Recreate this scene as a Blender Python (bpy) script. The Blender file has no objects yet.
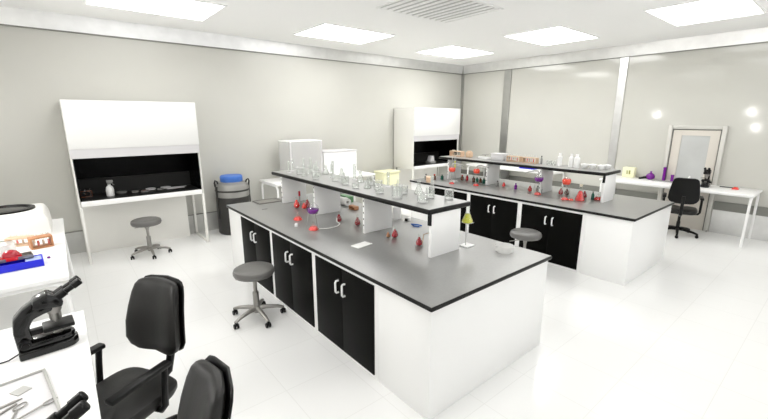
import bpy, bmesh, math, random
from mathutils import Vector, Matrix
random.seed(7)
PI = math.pi
scene = bpy.context.scene
COL = scene.collection

# ------------------------------------------------------------------ materials
def mat(name, color, rough=0.5, metal=0.0, spec=0.5, emit=None, strength=0.0, coat=0.0, noise=0.0, nscale=20.0, bump=0.0):
    m = bpy.data.materials.new(name)
    m.use_nodes = True
    nt = m.node_tree
    b = nt.nodes['Principled BSDF']
    b.inputs['Base Color'].default_value = (*color, 1)
    b.inputs['Roughness'].default_value = rough
    b.inputs['Metallic'].default_value = metal
    b.inputs['Specular IOR Level'].default_value = spec
    b.inputs['Coat Weight'].default_value = coat
    b.inputs['Coat Roughness'].default_value = 0.36 if coat == 1.0 else 0.08
    if coat == 1.0: b.inputs['Coat IOR'].default_value = 1.8
    if emit:
        b.inputs['Emission Color'].default_value = (*emit, 1)
        b.inputs['Emission Strength'].default_value = strength
    if noise or bump:
        tc = nt.nodes.new('ShaderNodeTexCoord')
        nz = nt.nodes.new('ShaderNodeTexNoise')
        nz.inputs['Scale'].default_value = nscale
        nz.inputs['Detail'].default_value = 4
        nt.links.new(tc.outputs['Object'], nz.inputs['Vector'])
        if noise:
            r = nt.nodes.new('ShaderNodeValToRGB')
            r.color_ramp.elements[0].position = 0.3
            r.color_ramp.elements[1].position = 0.7
            r.color_ramp.elements[0].color = (*[c * (1 - noise) for c in color], 1)
            r.color_ramp.elements[1].color = (*[min(1, c * (1 + noise)) for c in color], 1)
            nt.links.new(nz.outputs['Fac'], r.inputs['Fac'])
            nt.links.new(r.outputs['Color'], b.inputs['Base Color'])
        if bump:
            bp = nt.nodes.new('ShaderNodeBump')
            bp.inputs['Strength'].default_value = bump
            bp.inputs['Distance'].default_value = 0.002
            nt.links.new(nz.outputs['Fac'], bp.inputs['Height'])
            nt.links.new(bp.outputs['Normal'], b.inputs['Normal'])
    return m

def glass_mat(name, tint=(0.97, 0.98, 0.97), gloss=0.10, edge=0.55, frost=0.0):
    m = bpy.data.materials.new(name)
    m.use_nodes = True
    nt = m.node_tree
    nt.nodes.clear()
    out = nt.nodes.new('ShaderNodeOutputMaterial')
    tr = nt.nodes.new('ShaderNodeBsdfTransparent')
    tr.inputs['Color'].default_value = (*tint, 1)
    gl = nt.nodes.new('ShaderNodeBsdfGlossy')
    gl.inputs['Color'].default_value = (0.95, 0.95, 0.95, 1)
    gl.inputs['Roughness'].default_value = 0.05
    lw = nt.nodes.new('ShaderNodeLayerWeight')
    lw.inputs['Blend'].default_value = 0.35
    ma = nt.nodes.new('ShaderNodeMath')
    ma.operation = 'MULTIPLY_ADD'
    ma.inputs[1].default_value = edge
    ma.inputs[2].default_value = gloss
    mx = nt.nodes.new('ShaderNodeMixShader')
    nt.links.new(lw.outputs['Facing'], ma.inputs[0])
    nt.links.new(ma.outputs[0], mx.inputs['Fac'])
    nt.links.new(tr.outputs[0], mx.inputs[1])
    nt.links.new(gl.outputs[0], mx.inputs[2])
    if frost:
        df = nt.nodes.new('ShaderNodeBsdfDiffuse')
        df.inputs['Color'].default_value = (0.9, 0.9, 0.89, 1)
        m2 = nt.nodes.new('ShaderNodeMixShader')
        m2.inputs['Fac'].default_value = frost
        nt.links.new(mx.outputs[0], m2.inputs[1]); nt.links.new(df.outputs[0], m2.inputs[2])
        mx = m2
    nt.links.new(mx.outputs[0], out.inputs['Surface'])
    return m

def tile_mat():
    m = mat('white_floor_tile', (0.86, 0.86, 0.85), 0.16, spec=0.5)
    nt = m.node_tree
    b = nt.nodes['Principled BSDF']
    tc = nt.nodes.new('ShaderNodeTexCoord')
    mp = nt.nodes.new('ShaderNodeMapping')
    mp.inputs['Location'].default_value = (-1.12 + 0.55 * 4, -0.93 + 0.55 * 5, 0)
    br = nt.nodes.new('ShaderNodeTexBrick')
    br.offset = 0.0
    br.inputs['Color1'].default_value = (0.875, 0.875, 0.865, 1)
    br.inputs['Color2'].default_value = (0.865, 0.865, 0.855, 1)
    br.inputs['Mortar'].default_value = (0.80, 0.80, 0.785, 1)
    br.inputs['Scale'].default_value = 1.0
    br.inputs['Mortar Size'].default_value = 0.004
    br.inputs['Mortar Smooth'].default_value = 0.4
    br.inputs['Brick Width'].default_value = 0.55
    br.inputs['Row Height'].default_value = 0.55
    nt.links.new(tc.outputs['Object'], mp.inputs['Vector'])
    nt.links.new(mp.outputs['Vector'], br.inputs['Vector'])
    nt.links.new(br.outputs['Color'], b.inputs['Base Color'])
    return m

M = {}
M['floor'] = tile_mat()
M['ceiling'] = mat('ceiling_white', (0.965, 0.965, 0.955), 0.7)
M['wall'] = mat('warm_white_wall', (0.545, 0.54, 0.50), 0.30, spec=0.5, noise=0.015, nscale=1.5)
M['wall_gloss'] = mat('glossy_wall_panel', (0.575, 0.57, 0.525), 0.085, spec=0.5, noise=0.015, nscale=1.5)
M['steel'] = mat('brushed_steel', (0.72, 0.72, 0.71), 0.28, metal=0.85, noise=0.05, nscale=6)
M['steel_dark'] = mat('dull_steel', (0.40, 0.40, 0.38), 0.32, metal=0.8, noise=0.05, nscale=6)
M['skirt'] = mat('grey_skirting', (0.52, 0.52, 0.50), 0.35, metal=0.3, noise=0.05, nscale=6)
M['rimgrey'] = mat('rim_grey', (0.42, 0.42, 0.40), 0.4)
M['rail_dark'] = mat('grey_rail', (0.22, 0.22, 0.20), 0.4, metal=0.3)
M['white'] = mat('white_laminate', (0.92, 0.92, 0.91), 0.35)
M['hoodwhite'] = mat('hood_white', (0.80, 0.80, 0.785), 0.4)
M['cream'] = mat('cream_panel', (0.82, 0.81, 0.77), 0.4)
M['lipgrey'] = mat('pale_grey_plastic', (0.66, 0.65, 0.66), 0.35)
M['top'] = mat('grey_epoxy', (0.18, 0.18, 0.175), 0.42, spec=0.8, coat=1.0, noise=0.08, nscale=60)
M['edge'] = mat('black_epoxy_edge', (0.008, 0.008, 0.007), 0.35, spec=0.2)
M['door_black'] = mat('black_laminate', (0.0015, 0.0015, 0.001), 0.5, spec=0.07, noise=0.15, nscale=12)
M['black'] = mat('black_plastic', (0.003, 0.003, 0.003), 0.35, spec=0.25)
M['blackgloss'] = mat('black_enamel', (0.002, 0.002, 0.002), 0.15, spec=0.45)
M['leather'] = mat('black_leather', (0.009, 0.0085, 0.0075), 0.42, spec=0.35, bump=0.25, nscale=90)
M['leather_grey'] = mat('grey_vinyl', (0.135, 0.132, 0.125), 0.36, bump=0.2, nscale=90)
M['hood_in'] = mat('black_liner', (0.001, 0.001, 0.001), 0.25, spec=0.08)
M['hood_baf'] = mat('dark_baffle', (0.018, 0.018, 0.017), 0.4, spec=0.2)
M['stool_metal'] = mat('grey_metal', (0.32, 0.31, 0.29), 0.35, metal=0.7)
M['panel_light'] = mat('light_panel_bright', (1, 1, 1), 0.5, emit=(1.0, 0.995, 0.98), strength=7.5)
M['panel_soft'] = mat('light_panel_soft', (1, 1, 1), 0.5, emit=(1.0, 0.995, 0.98), strength=3.0)
M['lamp'] = mat('lamp_bulb', (1, 1, 1), 0.5, emit=(1.0, 0.98, 0.95), strength=220.0)
M['vent_dark'] = mat('vent_shadow', (0.66, 0.66, 0.64), 0.6)
M['glass'] = glass_mat('clear_glass', gloss=0.12)
M['thin'] = glass_mat('thin_clear_glass', gloss=0.02, edge=0.25)
M['neck'] = mat('grey_glass_neck', (0.42, 0.42, 0.40), 0.15, coat=0.3)
M['glass_case'] = glass_mat('clear_acrylic', (0.97, 0.97, 0.96), 0.05, 0.3, frost=0.35)
M['red'] = mat('red_liquid', (0.75, 0.012, 0.010), 0.15, coat=0.4)
M['orange'] = mat('orange_liquid', (0.85, 0.06, 0.02), 0.15, coat=0.4)
M['pink'] = mat('pink_red_liquid', (0.85, 0.06, 0.05), 0.2, coat=0.4)
M['crimson'] = mat('crimson_liquid', (0.42, 0.010, 0.025), 0.15, coat=0.4)
M['purple'] = mat('purple_liquid', (0.17, 0.002, 0.26), 0.15, coat=0.4)
M['yellow'] = mat('yellow_green_liquid', (0.62, 0.62, 0.03), 0.15, coat=0.4)
M['yellow_box'] = mat('pale_hazed_yellow_plastic', (0.88, 0.87, 0.60), 0.4)  # yellow paled to carry the bloom haze over the bin
M['green'] = mat('green_plastic', (0.10, 0.25, 0.11), 0.4)
M['darkgreen'] = mat('dark_green_glass', (0.02, 0.10, 0.07), 0.2)
M['brown'] = mat('amber_glass', (0.10, 0.03, 0.01), 0.2, coat=0.4)
M['wood'] = mat('rack_wood', (0.48, 0.22, 0.10), 0.5, noise=0.18, nscale=25)
M['tan'] = mat('pale_wood', (0.66, 0.47, 0.32), 0.5, noise=0.12, nscale=25)
M['blue'] = mat('blue_plastic', (0.005, 0.01, 0.62), 0.35)
M['lightblue'] = mat('light_blue_plastic', (0.45, 0.55, 0.90), 0.3)
M['capblue'] = mat('blue_cap', (0.045, 0.16, 0.55), 0.45)
M['dewar'] = mat('dewar_metal', (0.34, 0.335, 0.32), 0.35, metal=0.6)
M['dewar_dark'] = mat('dewar_dark', (0.035, 0.034, 0.032), 0.4, metal=0.3)
M['paper'] = mat('paper', (0.82, 0.82, 0.80), 0.7)
M['cork'] = mat('cork', (0.75, 0.68, 0.55), 0.7)
M['frost'] = mat('frosted_pane', (0.52, 0.53, 0.52), 0.25, noise=0.12, nscale=1.2)
M['frame'] = mat('satin_frame', (0.60, 0.59, 0.55), 0.3, metal=0.25)
M['doorsteel'] = mat('door_cream', (0.66, 0.62, 0.56), 0.35, metal=0.15)
M['tube'] = mat('white_rubber', (0.80, 0.80, 0.76), 0.5)
M['greyobj'] = mat('mid_grey_plastic', (0.25, 0.25, 0.24), 0.4)
M['emblem'] = mat('olive_mark', (0.30, 0.30, 0.08), 0.5)

# ------------------------------------------------------------------ mesh helpers
class MB:
    def __init__(self):
        self.bm = bmesh.new()
        self.mats = []
    def _mi(self, m):
        if m is None: return 0
        if m not in self.mats: self.mats.append(m)
        return self.mats.index(m)
    def _merge(self, b2, m=None, X=None):
        i = self._mi(m)
        for f in b2.faces: f.material_index = i
        if X is not None: bmesh.ops.transform(b2, matrix=X, verts=b2.verts)
        me = bpy.data.meshes.new('tmp')
        b2.to_mesh(me); b2.free()
        self.bm.from_mesh(me)
        bpy.data.meshes.remove(me)
    def box(self, x0, x1, y0, y1, z0, z1, bev=0.0, m=None, X=None, seg=2):
        b = bmesh.new()
        bmesh.ops.create_cube(b, size=1)
        for v in b.verts:
            v.co = Vector(((x0 + x1) / 2 + v.co.x * (x1 - x0), (y0 + y1) / 2 + v.co.y * (y1 - y0), (z0 + z1) / 2 + v.co.z * (z1 - z0)))
        if bev:
            bmesh.ops.bevel(b, geom=list(b.edges), offset=bev, segments=seg, profile=0.5, affect='EDGES')
        self._merge(b, m, X); return self
    def lathe(self, prof, n=24, m=None, X=None):
        b = bmesh.new()
        rings = []
        for r, z in prof:
            if r < 1e-6: rings.append([b.verts.new((0, 0, z))])
            else: rings.append([b.verts.new((r * math.cos(2 * PI * k / n), r * math.sin(2 * PI * k / n), z)) for k in range(n)])
        for a, c in zip(rings, rings[1:]):
            for k in range(n):
                k2 = (k + 1) % n
                if len(a) == 1 and len(c) == 1: continue
                if len(a) == 1: b.faces.new((a[0], c[k2], c[k]))
                elif len(c) == 1: b.faces.new((a[k], a[k2], c[0]))
                else: b.faces.new((a[k], a[k2], c[k2], c[k]))
        bmesh.ops.recalc_face_normals(b, faces=b.faces)
        self._merge(b, m, X); return self
    def tube(self, pts, r, n=10, m=None, X=None, radii=None):
        b = bmesh.new()
        pts = [Vector(p) for p in pts]
        rings = []
        up = None
        for i, p in enumerate(pts):
            t = (pts[min(i + 1, len(pts) - 1)] - pts[max(i - 1, 0)]).normalized()
            if up is None:
                up = t.orthogonal().normalized()
            else:
                up = (up - t * up.dot(t)).normalized()
            s = t.cross(up)
            rr = radii[i] if radii else r
            rings.append([b.verts.new(p + rr * (math.cos(2 * PI * k / n) * up + math.sin(2 * PI * k / n) * s)) for k in range(n)])
        for a, c in zip(rings, rings[1:]):
            for k in range(n):
                b.faces.new((a[k], a[(k + 1) % n], c[(k + 1) % n], c[k]))
        b.faces.new(rings[0][::-1]); b.faces.new(rings[-1])
        bmesh.ops.recalc_face_normals(b, faces=b.faces)
        self._merge(b, m, X); return self
    def loft(self, loops, m=None, X=None):
        b = bmesh.new()
        R = [[b.verts.new(p) for p in L] for L in loops]
        n = len(R[0])
        for a, c in zip(R, R[1:]):
            for k in range(n):
                b.faces.new((a[k], a[(k + 1) % n], c[(k + 1) % n], c[k]))
        b.faces.new(R[0][::-1]); b.faces.new(R[-1])
        bmesh.ops.recalc_face_normals(b, faces=b.faces)
        self._merge(b, m, X); return self
    def prism(self, poly, axis, a0, a1, bev=0.0, m=None, X=None):
        # poly in the two other axes (in xyz order), extruded along axis
        b = bmesh.new()
        def P(u, v, w):
            return {'x': (w, u, v), 'y': (u, w, v), 'z': (u, v, w)}[axis]
        A = [b.verts.new(P(u, v, a0)) for u, v in poly]
        B = [b.verts.new(P(u, v, a1)) for u, v in poly]
        n = len(poly)
        b.faces.new(A); b.faces.new(B[::-1])
        for k in range(n): b.faces.new((A[k], A[(k + 1) % n], B[(k + 1) % n], B[k]))
        bmesh.ops.recalc_face_normals(b, faces=b.faces)
        if bev: bmesh.ops.bevel(b, geom=list(b.edges), offset=bev, segments=2, profile=0.5, affect='EDGES')
        self._merge(b, m, X); return self
    def build(self, name, m=None, parent=None, loc=None, rotz=0.0, smooth=True):
        me = bpy.data.meshes.new(name)
        self.bm.to_mesh(me); self.bm.free()
        for mm in (self.mats or [m]): me.materials.append(mm)
        if smooth:
            for p in me.polygons: p.use_smooth = True
            me.set_sharp_from_angle(angle=math.radians(35))
        o = bpy.data.objects.new(name, me)
        COL.objects.link(o)
        if parent is not None: o.parent = parent
        if loc is not None: o.location = loc
        if rotz: o.rotation_euler = (0, 0, rotz)
        return o

def T(x, y, z, rz=0.0, rx=0.0, ry=0.0):
    return Matrix.Translation((x, y, z)) @ Matrix.Rotation(rz, 4, 'Z') @ Matrix.Rotation(ry, 4, 'Y') @ Matrix.Rotation(rx, 4, 'X')

def tag(o, label, cat, group=None):
    o['label'] = label; o['category'] = cat
    if group: o['group'] = group
    return o
def thing(name, label, cat, loc=(0, 0, 0), rotz=0.0, group=None):
    o = bpy.data.objects.new(name, None)
    o.empty_display_size = 0.1
    COL.objects.link(o)
    o.location = loc; o.rotation_euler = (0, 0, rotz)
    return tag(o, label, cat, group)
def struct(name, mb, m, parent=None):
    o = mb.build(name, m, parent, smooth=False)
    if parent is None: o['kind'] = 'structure'
    return o
def dup(root, loc, rotz=0.0, label=None, group=None):
    r = root.copy(); COL.objects.link(r)
    r.location = loc; r.rotation_euler = (0, 0, rotz)
    if label: r['label'] = label
    if group: r['group'] = group
    for ch in list(root.children):
        c = ch.copy(); COL.objects.link(c); c.parent = r
        for g in list(ch.children):
            d = g.copy(); COL.objects.link(d); d.parent = c
    return r
ORD = ['first', 'second', 'third', 'fourth', 'fifth', 'sixth', 'seventh', 'eighth', 'ninth', 'tenth', 'eleventh', 'twelfth', 'thirteenth', 'fourteenth']

# ------------------------------------------------------------------ room
X0, X1, Y0, Y1, HC = -0.93, 9.42, -1.6, 7.77, 3.60
struct('floor', MB().box(X0 - .15, X1 + .15, Y0 - .15, Y1 + .15, -0.1, 0), M['floor'])
struct('ceiling', MB().box(X0 - .15, X1 + .15, Y0 - .15, Y1 + .15, HC, HC + .1), M['ceiling'])
struct('wall_left', MB().box(X0 - .15, X1 + .15, Y1, Y1 + .15, 0, HC), M['wall'])
struct('wall_right', MB().box(X1, X1 + .15, Y0, Y1, 0, HC), M['wall_gloss'])
struct('wall_back', MB().box(X0 - .15, X1 + .15, Y0 - .15, Y0, 0, .9).box(X0 - .15, X1 + .15, Y0 - .15, Y0, 3.1, HC).box(X0 - .15, .2, Y0 - .15, Y0, .9, 3.1).box(9.0, X1 + .15, Y0 - .15, Y0, .9, 3.1), M['ceiling'])  # opening added behind the camera to let in fill light
wf = MB().box(.2, 9.0, Y0 - .10, Y0 - .03, .9, .96).box(.2, 9.0, Y0 - .10, Y0 - .03, 3.04, 3.1)
for k in range(6):
    wx = .2 + k * 1.748
    wf.box(wx, wx + .06, Y0 - .10, Y0 - .03, .96, 3.04)
struct('added_fill_window_1', wf, M['white'])  # unseen window frame, added along with the fill light opening
struct('wall_near', MB().box(X0 - .15, X0, Y0, Y1, 0, HC), M['ceiling'])
# steel cornices: a sloped strip with a dark lower lip
struct('trim_1', MB().prism([(Y1 - .001, 3.375), (Y1 - .03, 3.375), (Y1 - .06, HC), (Y1 - .001, HC)], 'x', X0, X1 - .06, m=M['steel'])
       .box(X0, X1 - .03, Y1 - .035, Y1, 3.36, 3.375, m=M['rail_dark']), None)
struct('trim_2', MB().prism([(X1 - .001, 3.375), (X1 - .03, 3.375), (X1 - .06, HC), (X1 - .001, HC)], 'y', Y0, Y1 - .06, m=M['steel'])
       .box(X1 - .035, X1, Y0, Y1 - .03, 3.36, 3.375, m=M['rail_dark']), None)
struct('trim_3', MB().box(X1 - .05, X1, Y1 - .07, Y1, 0.36, 3.36, m=M['steel_dark']), None)        # corner post
struct('trim_4', MB().box(X1 - .03, X1, 6.13, 6.34, 0.6, 3.36, bev=.004, m=M['steel_dark']), None)  # wall posts
struct('trim_5', MB().box(X1 - .03, X1, 3.37, 3.525, 0.6, 3.36, bev=.004, m=M['steel']), None)
struct('baseboard_left', MB().box(X0, X1 - .03, Y1 - .02, Y1, 0, .35, m=M['skirt']).box(X0, X1 - .03, Y1 - .028, Y1, .35, .362, m=M['rail_dark']), None)
struct('baseboard_right', MB().box(X1 - .02, X1, Y0, 1.56, 0, .44, m=M['steel']).box(X1 - .026, X1, Y0, 1.56, .44, .60, m=M['rail_dark'])
       .box(X1 - .02, X1, 2.47, Y1 - .07, 0, .44, m=M['steel']).box(X1 - .026, X1, 2.47, Y1 - .07, .44, .60, m=M['rail_dark']), None)

# glazed door on the right wall
d = struct('door_1', MB().box(X1 - .03, X1, 1.66, 2.38, 0, .95, m=M['doorsteel']).box(X1 - .03, X1, 1.66, 2.38, 1.80, 1.90, m=M['doorsteel'])
           .box(X1 - .03, X1, 1.66, 1.80, .95, 1.80, m=M['doorsteel']).box(X1 - .03, X1, 2.24, 2.38, .95, 1.80, m=M['doorsteel']), None)
MB().box(X1 - .06, X1, 1.57, 1.64, 0, 1.985, bev=.006).box(X1 - .06, X1, 2.40, 2.47, 0, 1.985, bev=.006).box(X1 - .06, X1, 1.6405, 2.3995, 1.92, 1.985, bev=.006).build('door_frame', M['frame'], d)
MB().box(X1 - .012, X1 - .004, 1.64, 2.40, 0, 1.92).build('door_seal', M['rail_dark'], d)
MB().box(X1 - .02, X1 - .008, 1.80, 2.24, .95, 1.80).build('window_pane', M['frost'], d)
MB().box(X1 - .055, X1 - .03, 1.70, 1.74, 1.0, 1.04, bev=.005).box(X1 - .075, X1 - .055, 1.69, 1.82, 1.01, 1.03, bev=.006).build('door_handle', M['steel_dark'], d)

# ------------------------------------------------------------------ ceiling lights and vent
XS, YS = (1.27, 4.28, 7.33), (1.72, 3.99, 6.28)
lab = {(0, 2): 'square glowing ceiling light panel above the large left fume hood',
       (1, 2): 'square glowing ceiling light panel above the middle of the left wall',
       (2, 2): 'square glowing ceiling light panel nearest the far corner of the room',
       (2, 1): 'square glowing ceiling light panel just right of the ceiling vent',
       (2, 0): 'square glowing ceiling light panel at the upper right, nearest the door wall',
       (0, 1): 'square glowing ceiling light panel overhead between the desks and the near bench',
       (0, 0): 'square glowing ceiling light panel overhead beside the microscope desk',
       (1, 0): 'square glowing ceiling light panel overhead near the front ends of both benches'}
first = {}
for (i, j), L in lab.items():
    lm = 'panel_light' if i + j >= 3 or (i, j) == (1, 2) else 'panel_soft'
    if lm not in first:
        first[lm] = thing('ceiling_light', L, 'light', (XS[i], YS[j], HC), group='ceiling light panels')
        MB().box(-.72, .72, -.52, .52, -.012, 0).build('light_panel', M[lm], first[lm], smooth=False)
        MB().box(-.745, -.72, -.545, .545, -.016, 0).box(.72, .745, -.545, .545, -.016, 0).box(-.72, .72, -.545, -.52, -.016, 0).box(-.72, .72, .52, .545, -.016, 0).build('light_frame', M['ceiling'], first[lm], smooth=False)
    else:
        dup(first[lm], (XS[i], YS[j], HC), label=L)
v = thing('ceiling_vent', 'square slatted air vent in the middle of the white ceiling', 'vent', (4.31, 4.0, HC))
MB().box(-.664, .664, -.499, .499, -.006, 0).build('vent_backing', M['vent_dark'], v, smooth=False)
MB().box(-.70, -.665, -.54, .54, -.012, 0, bev=.003).box(.665, .70, -.54, .54, -.012, 0, bev=.003).box(-.665, .665, -.54, -.50, -.012, 0, bev=.003).box(-.665, .665, .50, .54, -.012, 0, bev=.003).build('vent_frame', M['white'], v)
for k in range(11):
    x = -.60 + k * .12
    MB().prism([(x - .054, -.020), (x + .036, -.012), (x + .036, -.007), (x - .054, -.015)], 'y', -.499, .499).build('slat', M['ceiling'], v, smooth=False)

# round wall lamps on the wall behind the microscope desk (seen as blurred spots in the glossy right wall)
LP = [(5.71, 2.29, 'round bright wall lamp beyond the centrifuge table'), (2.73, 2.345, 'upper round bright wall lamp above the microscope desk'),
      (2.53, 1.81, 'lower round bright wall lamp above the microscope desk'), (4.88, 1.72, 'round bright wall lamp above the centrifuge table')]
w0 = None
for y, z, L in LP:
    if w0 is None:
        w0 = thing('wall_lamp', L, 'lamp', (X0, y, z), group='round wall lamps')
        MB().lathe([(0, 0), (.09, 0), (.09, .03), (.075, .035), (0, .035)], 28, X=T(0, 0, 0, ry=PI / 2)).build('lamp_base', M['steel'], w0)
        MB().lathe([(.05, .035), (.048, .05), (.03, .06), (0, .063)], 28, X=T(0, 0, 0, ry=PI / 2)).build('lamp_diffuser', M['lamp'], w0)
    else:
        dup(w0, (X0, y, z), label=L)

# ------------------------------------------------------------------ island benches
ZT = 0.905
IX = (0.0, 3.64)
def door_pair(parent, y0, y1):
    mid = (y0 + y1) / 2
    for a, b, hy in ((y0, mid - .002, mid - .052), (mid + .002, y1, mid + .052)):
        dd = MB().box(1.752, 1.768, a, b, .03, .835, bev=.002).build('door', M['door_black'], parent)
        MB().tube([(1.752, hy, .60), (1.728, hy, .60), (1.720, hy, .612), (1.720, hy, .70), (1.728, hy, .712), (1.752, hy, .712)], .0095, 8).build('handle', M['white'], dd)
def bench(dx, name, names):
    e = thing
    # cabinets
    for y0, y1, dy0, dy1, L in ((2.205, 3.205, 2.25, 3.165, names[0]), (3.205, 4.20, 3.245, 4.16, names[1]), (4.20, 5.20, 4.24, 5.155, names[2])):
        c = e('base_cabinet', L, 'cabinet', (dx, 0, 0), group='black door cabinets under the benches')
        MB().box(1.762, 3.295, y0 + .0005, y1 - .0005, 0, .864, m=M['white']).build('cabinet_body', None, c, smooth=False)
        door_pair(c, dy0, dy1)
    o = MB().box(1.762, 3.295, 1.63, 2.204, 0, .864, bev=.003).build('end_cabinet', M['white'], loc=(dx, 0, 0)); tag(o, names[3], 'cabinet')
    o = MB().box(1.762, 3.295, 5.201, 5.66, 0, .864, bev=.003).build('end_cabinet', M['white'], loc=(dx, 0, 0)); tag(o, names[4], 'cabinet')
    t = thing('worktop', names[5], 'worktop', (dx, 0, 0))
    MB().box(1.735, 3.325, 1.605, 5.69, .87, ZT - .002, bev=.012, m=M['edge'], seg=3).build('worktop_edge', None, t)
    MB().box(1.745, 3.315, 1.615, 5.68, .88, ZT).build('worktop_surface', M['top'], t, smooth=False)
    s = thing('reagent_shelf', names[6], 'shelf', (dx, 0, ZT))
    z1 = 1.355 - ZT
    MB().box(2.375, 2.95, 2.26, 5.50, z1 - .048, z1 - .002, bev=.014, m=M['edge'], seg=3).build('shelf_board', None, s)
    MB().box(2.388, 2.937, 2.273, 5.487, z1 - .03, z1).build('shelf_surface', M['top'], s, smooth=False)
    for y in (2.285, 3.27, 4.33, 5.27):
        sp = MB().box(2.42, 2.81, y - .016, y + .016, 0, z1 - .048, bev=.002).build('support_panel', M['white'], s)
        q = MB()
        for zz in (.09, .16, .23, .30, .36):
            q.box(2.417, 2.421, y - .006, y + .006, zz - .008, zz + .008)
        if y > 3: q.build('shelf_pin_slot', M['black'], sp, smooth=False)
        else: q.bm.free()
    MB().box(2.398, 2.4195, 2.268, 2.30, z1 - .15, z1 - .046, bev=.002).build('shelf_bracket', M['black'], s)
bench(IX[0], 'near', ['white base cabinet with two black doors nearest the front of the near bench', 'middle black door cabinet of the near bench, right of the stool',
      'black door cabinet at the far end of the near bench, behind the stool', 'blank white end unit at the front corner of the near bench', 'blank white end unit of the near bench beside the metal dewar',
      'grey worktop of the near bench with black edge', 'black edged raised glassware shelf on white panels over the near bench'])
bench(IX[1], 'far', ['black double door cabinet of the far bench, right of the half hidden stool', 'black double door cabinet of the far bench left of the half hidden stool',
      'black cabinet of the far bench mostly hidden behind the near raised shelf', 'blank white end unit of the far bench beside the right office chair', 'blank white end unit of the far bench at the right fume hood',
      'grey worktop of the far bench with black edge', 'black edged raised shelf over the far bench with wooden racks'])

# ------------------------------------------------------------------ white tables
def table():
    t = thing('lab_table', '', 'table')
    MB().box(0, .80, 0, 2.40, .865, .90, bev=.004).build('tabletop', M['white'], t)
    for y in (.04, 2.36):
        pts = [(.01, y, 0)]
        pts += [(.03, y, .70)]
        pts += [(.03 + .09 * (1 - math.cos(a)), y, .755 + .09 * math.sin(a)) for a in [PI / 2 * k / 6 for k in range(7)]]
        pts += [(.68 + .09 * math.sin(a), y, .755 + .09 * math.cos(a)) for a in [PI / 2 * k / 6 for k in range(7)]]
        pts += [(.77, y, .70), (.79, y, 0)]
        MB().tube(pts, .02, 10).build('leg_frame', M['white'], t)
    MB().box(.12, .68, .05, .07, .83, .866).box(.12, .68, 2.33, 2.35, .83, .866).box(.10, .13, .06, 2.34, .835, .866).box(.67, .70, .06, 2.34, .835, .866).build('apron', M['white'], t)
    return t
tb = table()
tb.location = (8.60, .94, 0); tb['label'] = 'white table on the right wall in front of the door, with black office chair'; tb['group'] = 'white lab tables'
tG = 'white lab tables'
dup(tb, (8.59, 4.42, 0), 0, 'white table on the right wall seen through the far bench shelf', tG)
dup(tb, (-.89, 3.84, 0), 0, 'white table at left edge holding the centrifuge and blue tray', tG)
dup(tb, (-.83, .66, 0), 0, 'white desk in the front left corner holding the microscopes', tG)
dup(tb, (5.47, 6.92, 0), PI / 2, 'white table on the left wall between the two fume hoods', tG)

# ------------------------------------------------------------------ fume hoods
def hood():
    h = thing('fume_hood', '', 'fume hood')
    W, D = 1.70, .745
    for x in (0, W - .02):
        MB().box(x, x + .02, .012, D, .87, 2.37, bev=.003).build('side_panel', M['cream'], h)
    MB().box(0, W, -.02, .011, 1.70, 2.372, bev=.003).build('front_panel', M['hoodwhite'], h)
    MB().prism([(-.012, 1.70), (.0, 1.565), (.0115, 1.565), (.0115, 1.70)], 'x', .004, W - .004).build('sash_rail', M['lipgrey'], h, smooth=False)
    MB().box(.03, W - .03, .03, D, 2.34, 2.37).build('roof_panel', M['white'], h)
    MB().box(.03, W - .03, D - .03, D, .94, 2.34, m=M['hood_in']).box(.03, .04, .03, D - .03, .94, 2.34, m=M['hood_in']).box(W - .04, W - .03, .03, D - .03, .94, 2.34, m=M['hood_in']).build('black_liner', None, h, smooth=False)
    MB().box(.04, W - .04, D - .07, D - .03, .945, 1.19).build('rear_baffle', M['hood_baf'], h, smooth=False)
    MB().box(.03, W - .03, .0, D, .87, .925, m=M['white']).box(.03, W - .03, -.004, .03, .87, .945, bev=.003, m=M['white']).box(.03, W - .03, .03, D - .03, .925, .945, m=M['hood_baf']).build('work_surface', None, h)
    MB().box(.02, W - .16, D - .12, D - .10, 0, .87).build('rear_panel', M['cream'], h, smooth=False)
    for x in (0, W - .035):
        MB().box(x, x + .035, .0, .045, 0, .87, bev=.003).box(x, x + .035, D - .05, D - .01, 0, .87, bev=.003).box(x, x + .035, .045, D - .05, 0, .03, bev=.003).build('leg_frame', M['cream'], h)
    return h
h = hood(); h.location = (.10, 7.0, 0)
h['label'] = 'white fume hood at left with a round stool in front'; h['group'] = 'white fume hoods'
dup(h, (6.74, 7.0, 0), 0, 'white fume hood in the far corner behind the benches', 'white fume hoods')

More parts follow.
